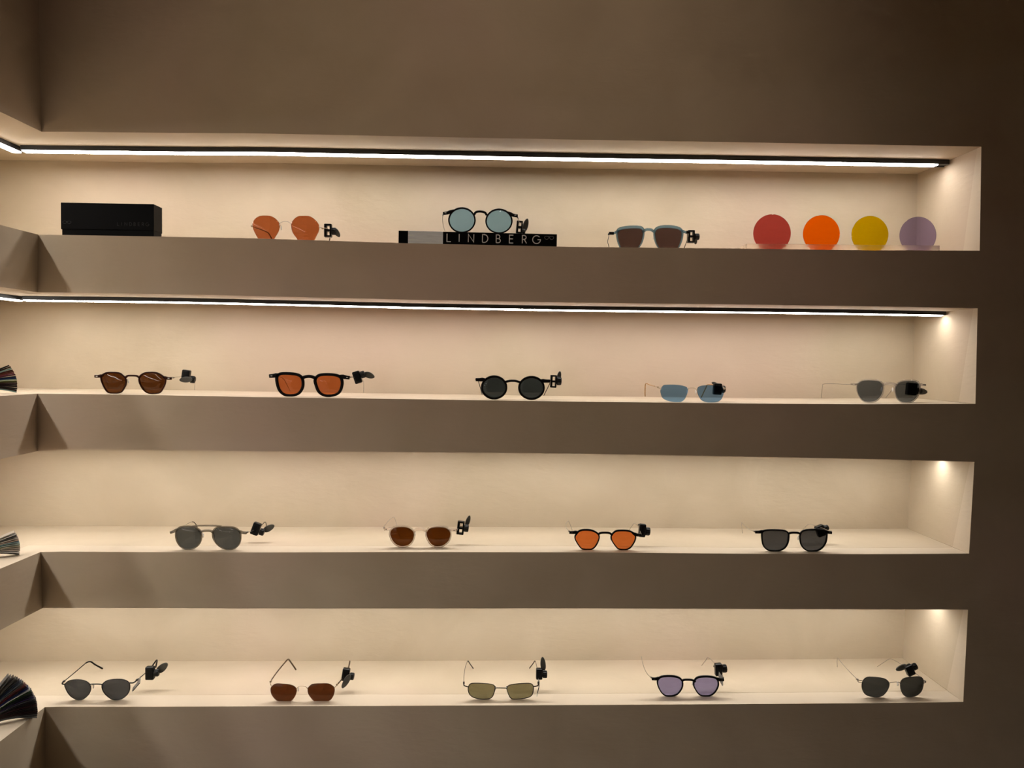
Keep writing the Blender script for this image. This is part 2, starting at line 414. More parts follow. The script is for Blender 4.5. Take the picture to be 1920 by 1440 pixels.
def glasses(row, crop, lensL, lensR, label, lens_m, frame_m, kind, rim=(3, 2, 2), bridge=None, bh=2.0, ends=None, eh=2.7,
            templeL=None, templeR=None, tr=.7, temple_m=None, tip_m=None, tipr=1.3, tip_from=.55, extra=None, depth=None, basez=None, pads=True, rivet=None, hinge=True):
    ox, oy, s = crop
    cv = lambda p: (ox+p[0]/s, oy+p[1]/s)
    allp = [cv(p) for p in lensL+lensR]
    ypx = (max(cv(p)[1] for p in lensL)+max(cv(p)[1] for p in lensR))/2 + (rim[2] if kind == 'full' else .8)
    xm = sum(p[0] for p in allp)/len(allp)
    if depth is None:
        Y0 = min(.045, max(.014, on_floor(row, xm, ypx).y))
    else: Y0 = depth
    o = at(xm, ypx, Y0); zf = floorz(row, o.x)-.0006 if basez is None else basez
    O = Vector((o.x, Y0, zf))
    loc = lambda p: (lambda v: (v.x-O.x, v.z-O.z))(at(*cv(p), Y0))
    LO = [outline([loc(p) for p in q]) for q in (lensL, lensR)]
    low = rim[2]*.001 if kind == 'full' else (.0009 if kind == 'wire' else 0)
    sh = [-(min(p.z for p in L_)-low) for L_ in LO]                          # each lens stands on the board
    shm = sum(sh)/2
    for L_, k in zip(LO, sh):
        for p in L_: p.z += k
    root = thing('sunglasses', label, 'sunglasses', O, 0, 'sunglasses on the shelves')
    def loc2(p):
        x, z = loc(p); return (x, z+shm)
    fparts = []
    if kind == 'full':
        for L_ in LO: fparts.append(ring_mesh(L_, rim[0]/1000, rim[1]/1000, rim[2]/1000))
    elif kind == 'wire':
        for L_ in LO: fparts.append(tubedata([p.copy() for p in L_], rim[0]/1000, 8, True))
    if fparts:
        f = mk('frame', *merge(*fparts), frame_m, root, True); anchor = f
    if bridge:
        bp = [loc2(p) for p in bridge]
        if kind == 'full': mk('bridge', *bar_mesh(bp, [bh/1000]*2), frame_m, root, True)
        else:
            path = smoothpath([(p[0], -.0015*math.sin(math.pi*i/(len(bp)-1)), p[1]) for i, p in enumerate(bp)], 8)
            tube('bridge', path, bh/1000, frame_m, root)
    for L_ in LO:
        mk('lens', *lens_mesh(L_), lens_m, root, True)
    if ends:
        for e in ends:
            ep = [loc2(p) for p in e]
            if kind == 'full':
                mk('end_piece', *bar_mesh(ep, [eh/1000*.45, eh/1000*1.05, eh/1000*.9, eh/1000*.85]), frame_m, root, True)
                x, z = ep[-1]; x2, z2 = ep[-2]; dx = (x2-x); L0 = math.hypot(dx, z2-z)
                if rivet:
                    rv = bmesh.new(); xx = x+dx/L0*.0045; zz = z+(z2-z)/L0*.0045
                    boxbm(rv, xx-.0017, xx+.0017, -.0026, -.0017, zz-.0006, zz+.0006, .0003, 1)
                    from_bm('rivet', rv, rivet, root)
            else:
                tube('end_piece', smoothpath([(p[0], 0, p[1]) for p in ep], 6), bh/1000*1.15, frame_m, root)
    if extra:
        for e, h in extra: mk('top_bar' if h < 2 else 'hinge_block', *bar_mesh([loc2(p) for p in e], [h/1000]*2, .0019 if h < 2 else .0024), frame_m if h < 2 else M_BLK, root, True)
    for tp in (templeL, templeR):
        if not tp: continue
        pts = []
        for (x, y, b) in tp:
            w_ = at(*cv((x, y)), min(Y0+b, DEP-.012)); z = w_.z
            zf2 = floorz(row, w_.x)+.0016 if basez is None else basez+.001
            pts.append(Vector((w_.x-O.x, w_.y-Y0+.001, max(z, zf2)-O.z)))
        path = smoothpath(pts, 10)
        k = int(len(path)*tip_from) if tip_m else len(path)
        tm = tube('temple', path[:k+1], tr/1000, temple_m or M_METAL, root, 8, False, 1.0)
        if tip_m: tube('temple_tip', path[k:], lambda u: (tipr*(.75+.25*u))/1000, tip_m, tm, 8)
        if hinge:
            hb = bmesh.new(); p = pts[0]
            boxbm(hb, p.x-.0016, p.x+.0016, p.y, p.y+.005, p.z-.0016, p.z+.0016, .0005, 1)
            from_bm('hinge', hb, temple_m or M_METAL, root)
    if pads:
        for L_, sg in ((LO[0], 1), (LO[1], -1)):
            xe = max(L_, key=lambda p: p.x*sg); zc = (max(p.z for p in L_)+min(p.z for p in L_))/2+.003
            best = min([p for p in L_ if (p.x-(sum(q.x for q in L_)/len(L_)))*sg > 0], key=lambda p: abs(p.z-zc))
            c = Vector((best.x+sg*.0012, .0075, zc)); 
            bm = bmesh.new(); bmesh.ops.create_icosphere(bm, subdivisions=2, radius=1)
            for v in bm.verts: v.co = Vector((c.x+v.co.x*.0011, c.y+v.co.y*.0028, c.z+v.co.z*.0045))
            pd = from_bm('nose_pad', bm, M_PEARL, root, True)
            tube('pad_arm', smoothpath([Vector((best.x, .0012, zc+.003)), Vector((best.x+sg*.001, .004, zc+.005)), c+Vector((0, 0, .001))], 5), .00045, temple_m or M_METAL, pd, 6)
    return root, Y0

# ------------------------------------------------------------------ security tags clipped on the temples
def security_tag(crop, cx, cy, back, label, w=12.5, h=23, roll=0, yaw_=0, paddle=90, plen=24, poff=(10, 4), pw=9.5, slots=True, knob=(10.5, 0), front=False, kr=6.6, klen=9):
    ox, oy, s = crop; p = at(ox+cx/s, oy+cy/s, back)
    root = thing('security_tag', label, 'security tag', p, 0, 'security tags clipped on the sunglasses')
    root.rotation_euler = (0, R(roll), R(yaw_))
    W_, H_, D_ = w/2000, h/2000, .0055
    bm = bmesh.new()
    if slots:
        sw = W_*.42; 
        x0 = -W_*.30; x1 = x0+2*sw*.95
        boxbm(bm, -W_, x0, -D_, D_, -H_, H_, .0012)
        boxbm(bm, x1, W_, -D_, D_, -H_, H_, .0012)
        for z0, z1 in ((-H_, -H_*.74), (-H_*.16, H_*.16), (H_*.74, H_)):
            boxbm(bm, -W_*.9, W_*.9, -D_*.96, D_*.96, z0, z1, .0006)
    else:
        boxbm(bm, -W_, W_, -D_, D_, -H_, H_, .0022)
        boxbm(bm, -W_*.6, W_*.5, -D_*1.12, D_*1.05, -H_*.7, H_*.75, .001)
    from_bm('clamp', bm, M_PLAS, root, False)
    # knob: short fluted cylinder, axis across
    kx, kz = knob[0]/1000, knob[1]/1000
    V, F = [], []; n = 28
    prof = [(-klen/2000, kr*.72), (-klen/2000*.8, kr), (klen/2000*.55, kr), (klen/2000*.9, kr*.86), (klen/2000, kr*.6)]
    for (x, r) in prof:
        for i in range(n):
            a = 2*math.pi*i/n; rr = r/1000*(1+(.05 if i % 2 else -.03))
            V.append(Vector((kx+x, rr*math.cos(a)*.85, kz+rr*math.sin(a))))
    for k in range(len(prof)-1):
        F += [(k*n+i, k*n+(i+1) % n, (k+1)*n+(i+1) % n, (k+1)*n+i) for i in range(n)]
    F.append(tuple(range(n))); F.append(tuple(range(len(prof)*n-1, (len(prof)-1)*n-1, -1)))
    mk('knob', V, F, M_PLAS, root, False)
    # oval paddle
    V, F = [], []; n = 24; a = R(paddle); yo = -.0075 if front else .0075
    ca, sa = math.cos(a), math.sin(a)
    for y, sc in ((-.0013, .9), (-.0008, 1), (.0008, 1), (.0013, .9)):
        for i in range(n):
            q = 2*math.pi*i/n; u = (plen/2+plen/2*math.cos(q)*sc)/1000; v = pw/2*math.sin(q)*sc*(1-.12*math.cos(q))/1000
            V.append(Vector((poff[0]/1000+u*ca-v*sa, yo+y, poff[1]/1000+u*sa+v*ca)))
    for k in range(3): F += [(k*n+i, k*n+(i+1) % n, (k+1)*n+(i+1) % n, (k+1)*n+i) for i in range(n)]
    F.append(tuple(range(n-1, -1, -1))); F.append(tuple(range(3*n, 4*n)))
    mk('paddle', V, F, M_PAD, root)
    return root

def lens_mat(name, seen, bg, gloss=.05): return tint(name, seen, bg, gloss)
BG1, BG2, BG3, BG4 = (200, 176, 146), (205, 178, 148), (215, 192, 158), (215, 188, 162)
def ell(cx, cy, rx, ry, n=12): return [(cx+rx*math.cos(2*math.pi*i/n), cy+ry*math.sin(2*math.pi*i/n)) for i in range(n)]

# ---- top shelf
c = (440, 340, 6)
glasses(0, c, [(275, 395), (345, 388), (420, 398), (478, 440), (505, 490), (495, 560), (455, 630), (420, 675), (350, 682), (290, 675), (250, 625), (210, 545), (200, 480), (225, 430)],
        [(705, 410), (770, 402), (850, 408), (915, 455), (948, 510), (945, 570), (920, 625), (880, 690), (800, 700), (730, 692), (690, 645), (650, 585), (635, 510), (650, 460)],
        'rimless octagonal sunglasses with amber brown lenses, beside the black box on the top shelf',
        lens_mat('amber_lens', (140, 70, 32), BG1), M_METAL, 'rimless', bridge=[(500, 505), (515, 478), (560, 460), (605, 465), (637, 495)], bh=.5,
        ends=[[(208, 512), (196, 506), (185, 500)], [(945, 520), (965, 526), (985, 526)]],
        templeL=[(187, 502, 0), (215, 515, .03), (330, 555, .085), (385, 590, .105), (430, 680, .13)],
        templeR=[(985, 526, 0), (1010, 525, .02), (1050, 540, .08), (1072, 600, .11), (1062, 690, .13)], temple_m=M_GOLD, tip_m=M_TORT, tip_from=.3, tr=.6, tipr=1.2, depth=.030)
security_tag(c, 1052, 555, .085, 'black security tag with small paddle on the amber octagonal pair, top shelf', w=14, h=25, paddle=-55, plen=20, poff=(9, 6), pw=10, knob=(11, -1))
c = (740, 340, 6)
PLZ = at(895, 436, .006).z
glasses(0, c, ell(757, 436, 141, 131), ell(1173, 449, 140, 127),
        'round black sunglasses with pale teal lenses standing on the lettered black display block',
        lens_mat('teal_lens', (119, 134, 126), BG1), M_BLK, 'full', rim=(2.6, 2.3, 1.9), bridge=[(895, 375), (915, 345), (965, 338), (1015, 350), (1035, 380)], bh=1.9,
        ends=[[(670, 322), (600, 352), (545, 360)], [(1270, 345), (1330, 378), (1385, 387)]], eh=2.9,
        templeL=[(543, 372, 0), (538, 430, .05), (548, 500, .09), (572, 575, .13)],
        templeR=[(1385, 400, 0), (1396, 440, .04), (1410, 500, .08), (1420, 590, .12)], tr=.45, depth=.014, basez=PLZ, rivet=M_PALEPRINT)
security_tag(c, 1403, 518, .075, 'black security tag with raised paddle on the teal round pair above the display block', w=12, h=24, roll=4, paddle=78, plen=28, poff=(8.5, -8), pw=11, knob=(9, -7), kr=4.5, klen=6)
c = (1080, 340, 6)
glasses(0, c, [(466, 610), (472, 575), (500, 555), (580, 540), (680, 537), (732, 545), (752, 575), (750, 630), (735, 690), (708, 740), (680, 764), (600, 768), (520, 764), (492, 725), (474, 665)],
        [(888, 600), (896, 562), (922, 540), (980, 528), (1060, 528), (1140, 540), (1180, 565), (1190, 600), (1182, 660), (1160, 722), (1130, 762), (1045, 770), (960, 766), (925, 735), (900, 680)],
        'blue grey squarish sunglasses with dark brown lenses near the right end of the top shelf',
        lens_mat('mauve_brown_lens', (66, 44, 34), BG1), M_BLUE, 'full', rim=(4.8, 2.8, 1.6), bridge=[(742, 580), (785, 553), (815, 549), (850, 555), (892, 582)], bh=2.4,
        ends=[[(490, 560), (450, 580), (425, 592)], [(1180, 560), (1215, 575), (1240, 582)]], eh=2.4,
        extra=[([(372, 592), (400, 592), (425, 592)], 2.6), ([(1240, 580), (1255, 580), (1270, 580)], 2.6)],
        templeL=[(372, 592, 0), (368, 625, .04), (357, 680, .08), (368, 720, .105), (378, 775, .13)],
        templeR=[(1265, 580, 0), (1262, 620, .05), (1245, 680, .1), (1212, 765, .13)], temple_m=M_BLKMETAL, tr=.7, depth=.026)
security_tag(c, 1292, 622, .085, 'black security tag on the blue grey pair, left of the red disc', w=13.5, h=24, roll=0, paddle=-80, plen=22, poff=(8, 8), pw=9, knob=(12, 0), kr=6)

# ---- second shelf
c = (160, 660, 8)
glasses(1, c, [(250, 340), (320, 302), (420, 296), (510, 306), (560, 342), (600, 385), (608, 450), (580, 520), (530, 582), (440, 595), (350, 585), (300, 530), (258, 440), (242, 380)],
        [(820, 370), (880, 322), (960, 308), (1060, 312), (1130, 342), (1190, 392), (1200, 432), (1180, 500), (1130, 588), (1080, 610), (980, 612), (910, 588), (850, 520), (815, 440)],
        'dark brown framed sunglasses with hexagonal brown lenses, leftmost pair on the second shelf',
        lens_mat('dark_brown_lens', (74, 36, 10), BG2), M_BROWN, 'full', rim=(2.3, 1.7, 1.3), bridge=[(605, 372), (635, 345), (700, 341), (775, 348), (815, 378)], bh=1.6,
        ends=[[(270, 335), (215, 350), (142, 352)], [(1160, 360), (1220, 380), (1292, 385)]], eh=2.9,
        templeL=[(145, 352, 0), (260, 360, .08), (300, 400, .1), (340, 540, .13)],
        templeR=[(1305, 385, 0), (1440, 368, .05), (1600, 378, .1), (1640, 430, .112), (1635, 600, .14)], tr=.5, rivet=M_PALEPRINT)
security_tag(c, 1515, 335, .085, 'black security tag with grey paddle in front, on the dark brown pair', w=15, h=17, roll=8, paddle=192, plen=24, poff=(15, -7), pw=11, slots=False, front=True, knob=(13.5, -8))
c = (480, 660, 8)
glasses(1, c, [(340, 350), (400, 330), (520, 332), (620, 347), (670, 382), (686, 440), (680, 520), (640, 588), (580, 618), (500, 624), (430, 612), (372, 560), (342, 480), (330, 400)],
        [(915, 390), (960, 354), (1060, 344), (1180, 352), (1250, 377), (1272, 425), (1270, 500), (1240, 578), (1180, 618), (1090, 631), (1010, 617), (952, 570), (917, 480), (905, 430)],
        'thick black square sunglasses with orange brown lenses on the second shelf',
        lens_mat('orange_brown_lens', (150, 74, 32), BG2), M_BLK, 'full', rim=(5, 5.2, 4.2), bridge=[(680, 385), (740, 362), (805, 355), (860, 368), (910, 395)], bh=3.0,
        ends=[[(360, 325), (270, 345), (200, 350)], [(1250, 345), (1330, 365), (1405, 376)]], eh=3.9,
        templeL=[(200, 350, 0), (330, 370, .08), (400, 395, .1), (450, 470, .115), (512, 590, .14)],
        templeR=[(1408, 378, 0), (1465, 378, .03), (1570, 400, .085), (1612, 450, .11), (1612, 610, .14)], tr=.55, rivet=M_PALEPRINT)
security_tag(c, 1520, 380, .085, 'tilted black security tag on the thick black square pair', w=14, h=24, roll=-18, paddle=-38, plen=22, poff=(13, 4), pw=12, slots=False, knob=(11.5, 2))
c = (860, 660, 8)
glasses(1, c, ell(532, 520, 172, 152), ell(1092, 533, 174, 151),
        'thick black round sunglasses with dark grey lenses, middle of the second shelf',
        lens_mat('charcoal_lens', (42, 42, 38), BG2, .06), M_BLK, 'full', rim=(4, 3.3, 3.4), bridge=[(690, 440), (760, 424), (810, 421), (860, 425), (925, 445)], bh=2.2,
        ends=[[(400, 398), (330, 405), (255, 405)], [(1220, 415), (1290, 424), (1370, 426)]], eh=3.5,
        templeL=[(262, 410, 0), (280, 405, .08), (298, 445, .1), (353, 642, .14)],
        templeR=[(1368, 430, 0), (1376, 430, .08), (1362, 485, .1), (1278, 655, .14)], temple_m=M_DARKMETAL, tr=.9)
security_tag(c, 1420, 440, .06, 'black slotted security tag on the thick black round pair', w=12, h=24, roll=2, paddle=82, plen=18, poff=(10, 2), pw=8, knob=(11, 1), kr=7.5)
c = (1170, 660, 8)
glasses(1, c, [(590, 492), (660, 481), (780, 482), (880, 495), (945, 520), (960, 560), (940, 640), (900, 710), (840, 740), (740, 738), (650, 720), (580, 680), (555, 620), (550, 560)],
        [(1110, 527), (1160, 502), (1250, 493), (1340, 495), (1450, 507), (1490, 540), (1500, 600), (1470, 690), (1420, 737), (1330, 752), (1230, 745), (1160, 715), (1115, 640), (1100, 580)],
        'slim rimless sunglasses with blue grey rectangular lenses and tan temples on the second shelf',
        lens_mat('blue_grey_lens', (90, 107, 112), BG2), M_GOLD, 'rimless', bridge=[(955, 550), (1000, 532), (1045, 530), (1075, 545), (1098, 575)], bh=.55,
        ends=[[(560, 548), (535, 538), (515, 528)], [(1490, 545), (1505, 550), (1515, 548)]],
        templeL=[(515, 528, 0), (470, 516, .04), (400, 498, .085), (330, 476, .112), (318, 560, .122), (318, 664, .14)],
        templeR=[(1513, 548, 0), (1480, 515, .03), (1400, 503, .06), (1262, 490, .1), (1232, 535, .113), (1162, 680, .14)], temple_m=M_GOLD, tip_m=M_TAN, tip_from=.22, tr=.6, tipr=1.2)
security_tag(c, 1400, 555, .065, 'black security tag seen through the blue grey rimless lens', w=16, h=22, roll=2, paddle=160, plen=12, poff=(2, 8), pw=6, slots=False, knob=(11, 0))
c = (1520, 660, 8)
glasses(1, c, [(697, 540), (702, 490), (737, 452), (800, 426), (900, 422), (1010, 432), (1066, 467), (1085, 520), (1078, 600), (1043, 668), (985, 722), (920, 744), (850, 745), (787, 725), (737, 668), (707, 600)],
        [(1270, 560), (1282, 510), (1317, 462), (1385, 436), (1500, 429), (1588, 440), (1626, 482), (1633, 545), (1618, 618), (1578, 688), (1520, 735), (1450, 751), (1370, 743), (1312, 703), (1282, 640)],
        'clear framed sunglasses with grey lenses, rightmost pair on the second shelf',
        lens_mat('mid_grey_lens', (82, 76, 68), BG2), M_CRYSTAL, 'full', rim=(1.9, 1.7, 1.7), bridge=[(1075, 490), (1120, 474), (1180, 470), (1230, 476), (1285, 500)], bh=2.6,
        ends=[[(720, 470), (680, 482), (636, 483)], [(1620, 478), (1670, 490), (1722, 492)]], eh=2.2,
        templeL=[(632, 483, 0), (545, 484, .03), (220, 478, .11), (182, 520, .12), (160, 690, .14)],
        templeR=[(1715, 492, 0), (1600, 492, .02), (1290, 490, .09), (1200, 600, .12), (1130, 700, .14)], tr=.6, rivet=M_DARKMETAL)
security_tag(c, 1510, 555, .05, 'black security tag behind the right lens of the clear framed grey pair', w=19, h=24, roll=5, paddle=-2, plen=28, poff=(8, -2), pw=13, slots=False, knob=(17, -2), kr=5)

# ---- third shelf
c = (300, 950, 8)
glasses(2, c, [(242, 400), (257, 352), (302, 312), (400, 301), (500, 307), (560, 332), (603, 371), (616, 420), (613, 490), (584, 558), (530, 608), (470, 630), (420, 634), (372, 628), (313, 592), (272, 538), (247, 470)],
        [(797, 380), (827, 332), (882, 310), (1000, 307), (1108, 317), (1168, 352), (1200, 400), (1206, 470), (1188, 548), (1140, 606), (1090, 628), (1040, 635), (992, 630), (923, 606), (853, 548), (808, 480), (797, 430)],
        'grey see-through aviator sunglasses with a straight top bar, leftmost pair on the third shelf',
        lens_mat('dark_olive_lens', (64, 60, 50), BG3), M_SMOKE, 'full', rim=(2.2, 1.8, 1.5), bridge=[(608, 390), (640, 364), (705, 358), (765, 364), (800, 390)], bh=2.0,
        ends=[[(270, 330), (215, 365), (155, 388)], [(1180, 360), (1230, 385), (1298, 392)]], eh=2.7,
        extra=[([(480, 292), (600, 284), (830, 284), (920, 292)], 1.2)],
        templeL=[(160, 385, 0), (370, 280, .085), (475, 230, .112), (530, 260, .12), (580, 395, .14)],
        templeR=[(1298, 388, 0), (1365, 372, .03), (1500, 300, .09), (1580, 235, .112), (1600, 400, .14)], temple_m=M_METAL, tip_m=M_DARKMETAL, tip_from=.5, tr=.6, tipr=.9, rivet=M_DARKMETAL)
security_tag(c, 1440, 330, .075, 'tilted black security tag with grey paddle on the aviator pair', w=15, h=24, roll=20, paddle=48, plen=24, poff=(13, -2), pw=12, slots=False, knob=(13, -2), kr=6.5)
c = (690, 950, 8)
glasses(2, c, [(332, 400), (347, 352), (402, 312), (500, 300), (600, 312), (663, 352), (690, 402), (688, 460), (658, 528), (608, 573), (550, 590), (480, 590), (412, 558), (362, 500), (337, 440)],
        [(877, 420), (887, 372), (932, 327), (1030, 307), (1140, 312), (1208, 347), (1238, 400), (1233, 460), (1203, 523), (1148, 573), (1090, 595), (1002, 595), (942, 558), (902, 500), (882, 450)],
        'pale clear framed sunglasses with round dark brown lenses on the third shelf',
        lens_mat('deep_brown_lens', (68, 30, 4), BG3), M_CRYSTALW, 'full', rim=(2.6, 2.2, 2.0), bridge=[(680, 375), (720, 345), (780, 340), (840, 348), (885, 380)], bh=2.4,
        ends=[[(370, 325), (300, 335), (240, 340)], [(1220, 340), (1270, 352), (1330, 357)]], eh=2.8,
        templeL=[(240, 322, 0), (252, 280, .03), (320, 200, .09), (380, 160, .112), (405, 190, .12), (440, 300, .14)],
        templeR=[(1330, 350, 0), (1390, 290, .05), (1400, 230, .1), (1385, 380, .14)], tr=.5, rivet=M_DARKMETAL)
security_tag(c, 1390, 315, .06, 'black slotted security tag on the pale clear pair', w=13.5, h=25, roll=6, paddle=78, plen=22, poff=(10, 2), pw=8.5, knob=(11, 0), kr=6.5)
c = (1030, 950, 8)
glasses(2, c, [(408, 410), (450, 362), (520, 345), (620, 350), (690, 377), (733, 415), (738, 470), (700, 560), (645, 615), (570, 625), (490, 612), (442, 560), (397, 480), (392, 435)],
        [(950, 425), (1000, 384), (1080, 375), (1180, 380), (1240, 402), (1278, 435), (1286, 490), (1250, 570), (1195, 632), (1120, 648), (1040, 638), (992, 590), (942, 510), (934, 455)],
        'thin black octagonal sunglasses with bright orange lenses on the third shelf',
        lens_mat('orange_lens', (170, 84, 32), BG3), M_BLK, 'full', rim=(2.9, 1.9, 1.5), bridge=[(728, 420), (765, 394), (840, 388), (905, 396), (945, 428)], bh=1.9,
        ends=[[(430, 375), (370, 385), (300, 385)], [(1240, 390), (1310, 420), (1375, 425)]], eh=2.9,
        templeL=[(300, 372, 0), (258, 320, .04), (248, 270, .07), (280, 213, .112), (310, 260, .12), (345, 360, .14)],
        templeR=[(1372, 412, 0), (1350, 320, .06), (1330, 290, .085), (1280, 253, .112), (1245, 285, .12), (1200, 352, .14)], tr=.5, rivet=M_DARKMETAL)
security_tag(c, 1392, 355, .055, 'black security tag on the orange lens pair, third shelf', w=13, h=25, roll=5, paddle=160, plen=10, poff=(2, 6), pw=6, slots=False, knob=(11, -1), kr=7.5)
c = (1370, 950, 8)
glasses(2, c, [(472, 400), (484, 369), (560, 354), (700, 354), (810, 364), (856, 397), (866, 440), (853, 530), (813, 603), (750, 642), (690, 654), (592, 649), (533, 622), (493, 568), (477, 490)],
        [(1047, 430), (1067, 387), (1130, 360), (1260, 352), (1380, 359), (1430, 387), (1436, 440), (1423, 525), (1383, 598), (1325, 645), (1260, 661), (1162, 657), (1102, 625), (1063, 568), (1045, 490)],
        'black rounded square sunglasses with dark grey lenses, rightmost pair on the third shelf',
        lens_mat('dark_grey_lens', (62, 56, 48), BG3), M_BLK, 'full', rim=(2.5, 2, 1.7), bridge=[(858, 410), (900, 392), (960, 388), (1010, 392), (1052, 410)], bh=1.9,
        ends=[[(500, 362), (440, 378), (368, 380)], [(1400, 362), (1455, 382), (1515, 390)]], eh=2.9,
        templeL=[(365, 375, 0), (280, 340, .04), (192, 262, .1), (167, 250, .112), (177, 430, .14)],
        templeR=[(1510, 378, 0), (1400, 330, .03), (1280, 288, .07), (1180, 266, .1), (1120, 310, .12), (1070, 370, .14)], tr=.45, rivet=M_DARKMETAL)
security_tag(c, 1345, 360, .075, 'black security tag behind the rounded square pair at the right, third shelf', w=17, h=22, roll=-22, paddle=-30, plen=18, poff=(4, 6), pw=8, slots=False, knob=(13, 1), kr=5)

# ---- bottom shelf
c = (90, 1210, 8)
glasses(3, c, [(253, 590), (310, 537), (390, 518), (480, 518), (560, 536), (618, 575), (640, 620), (643, 660), (620, 722), (580, 768), (520, 810), (475, 818), (425, 812), (352, 772), (302, 718), (267, 650)],
        [(825, 570), (882, 527), (980, 507), (1080, 504), (1168, 522), (1217, 560), (1229, 610), (1222, 668), (1194, 726), (1150, 770), (1090, 805), (1025, 812), (962, 805), (904, 770), (845, 713), (814, 650), (809, 600)],
        'black wire sunglasses with dark grey round lenses, leftmost pair on the bottom shelf',
        lens_mat('smoke_grey_lens', (62, 56, 52), BG4), M_BLKMETAL, 'wire', rim=(.85,)*3, bridge=[(636, 582), (670, 576), (770, 576), (815, 588)], bh=1.15,
        ends=[[(262, 580), (235, 582), (215, 575), (220, 552)], [(1225, 562), (1270, 562), (1300, 550), (1322, 530)]],
        templeL=[(224, 552, 0), (380, 425, .05), (520, 305, .085), (575, 262, .1), (635, 248, .112), (700, 290, .12), (812, 398, .14)],
        templeR=[(1322, 530, 0), (1480, 400, .05), (1560, 310, .08), (1630, 225, .112), (1612, 330, .14)], temple_m=M_BLKMETAL, tip_m=M_BLK, tip_from=.45, tr=.9, tipr=1.7)
security_tag(c, 1533, 412, .07, 'black security tag with long grey paddle on the black wire pair', w=16, h=25, roll=0, paddle=42, plen=26, poff=(10, -2), pw=14, slots=False, knob=(12, 0))
c = (480, 1210, 8)
glasses(3, c, [(217, 640), (240, 597), (300, 564), (400, 566), (500, 577), (570, 602), (610, 650), (600, 720), (572, 775), (525, 822), (420, 828), (315, 818), (260, 770), (225, 710)],
        [(775, 650), (800, 612), (850, 580), (960, 573), (1080, 574), (1140, 602), (1176, 640), (1176, 710), (1150, 778), (1098, 830), (990, 837), (872, 834), (820, 785), (780, 720)],
        'rimless octagonal sunglasses with dark brown lenses on the bottom shelf',
        lens_mat('chestnut_lens', (70, 32, 12), BG4), M_GOLD, 'rimless', bridge=[(607, 660), (622, 625), (650, 605), (700, 600), (750, 612), (778, 655)], bh=.5,
        ends=[[(232, 605), (222, 585), (212, 560)], [(1172, 628), (1190, 615), (1210, 597)]],
        templeL=[(213, 552, 0), (240, 505, .02), (320, 395, .06), (430, 262, .1), (480, 214, .112), (512, 245, .12), (596, 376, .14)],
        templeR=[(1210, 597, 0), (1270, 530, .03), (1340, 420, .07), (1390, 320, .1), (1405, 240, .112), (1388, 340, .14)], temple_m=M_GOLD, tip_m=M_TORT, tip_from=.08, tr=.6, tipr=1.6)
security_tag(c, 1348, 435, .065, 'black security tag with hanging paddle on the dark brown octagonal pair, bottom shelf', w=14, h=24, roll=8, paddle=-112, plen=30, poff=(9, 4), pw=11, slots=False, knob=(12, -2), front=True)
c = (840, 1210, 8)
glasses(3, c, [(310, 612), (340, 573), (420, 566), (540, 570), (650, 582), (698, 607), (704, 650), (680, 740), (640, 790), (560, 806), (450, 798), (370, 773), (322, 730), (302, 665)],
        [(887, 627), (920, 597), (1000, 580), (1120, 570), (1230, 570), (1273, 597), (1283, 650), (1265, 735), (1220, 773), (1130, 796), (1000, 806), (942, 792), (907, 730), (887, 670)],
        'dark bronze wire sunglasses with slim rectangular olive lenses, middle of the bottom shelf',
        lens_mat('olive_lens', (110, 93, 62), BG4), M_DARKMETAL, 'wire', rim=(.8,)*3, bridge=[(704, 640), (740, 633), (850, 636), (886, 645)], bh=1.0,
        ends=[[(302, 622), (265, 612), (240, 598), (237, 575)], [(1283, 617), (1320, 612), (1350, 600), (1355, 575)]],
        templeL=[(237, 572, 0), (241, 450, .05), (262, 320, .09), (298, 238, .112), (322, 270, .12), (377, 362, .14)],
        templeR=[(1356, 572, 0), (1352, 450, .05), (1330, 320, .09), (1306, 238, .112), (1282, 268, .12), (1224, 358, .14)], temple_m=M_DARKMETAL, tip_m=M_DARKMETAL, tip_from=.55, tr=.5, tipr=1.15)
security_tag(c, 1368, 425, .065, 'black security tag with upright paddle on the olive rectangular pair', w=12.5, h=21, roll=0, paddle=95, plen=28, poff=(9, 2), pw=10.5, slots=False, knob=(11, -1), kr=7)
c = (1180, 1210, 8)
glasses(3, c, [(430, 530), (462, 487), (540, 470), (640, 470), (728, 487), (778, 525), (793, 580), (780, 640), (743, 698), (702, 733), (650, 749), (605, 752), (552, 748), (504, 718), (462, 660), (433, 590)],
        [(975, 550), (1007, 502), (1070, 480), (1190, 477), (1278, 492), (1318, 527), (1328, 590), (1310, 648), (1270, 706), (1210, 746), (1145, 752), (1082, 746), (1034, 712), (993, 650), (972, 600)],
        'thin black round sunglasses with lilac lenses on the bottom shelf',
        lens_mat('lilac_lens', (124, 106, 122), BG4), M_BLK, 'full', rim=(3.2, 2.1, 1.6), bridge=[(785, 535), (820, 516), (880, 513), (940, 518), (992, 540)], bh=1.8,
        ends=[[(460, 480), (410, 500), (338, 500)], [(1300, 490), (1350, 512), (1418, 514)]], eh=2.9,
        templeL=[(335, 490, 0), (285, 445, .015), (240, 375, .04), (205, 280, .075), (183, 176, .11), (184, 186, .115)],
        templeR=[(1412, 495, 0), (1380, 400, .03), (1290, 280, .085), (1190, 188, .112), (1145, 230, .125), (1085, 314, .14)], tr=.6, rivet=M_DARKMETAL)
security_tag(c, 1335, 360, .06, 'black security tag with big knob on the lilac lens pair', w=14, h=24, roll=-4, paddle=200, plen=10, poff=(2, 6), pw=6, slots=False, knob=(12, 1), kr=7.5)
c = (1540, 1210, 8)
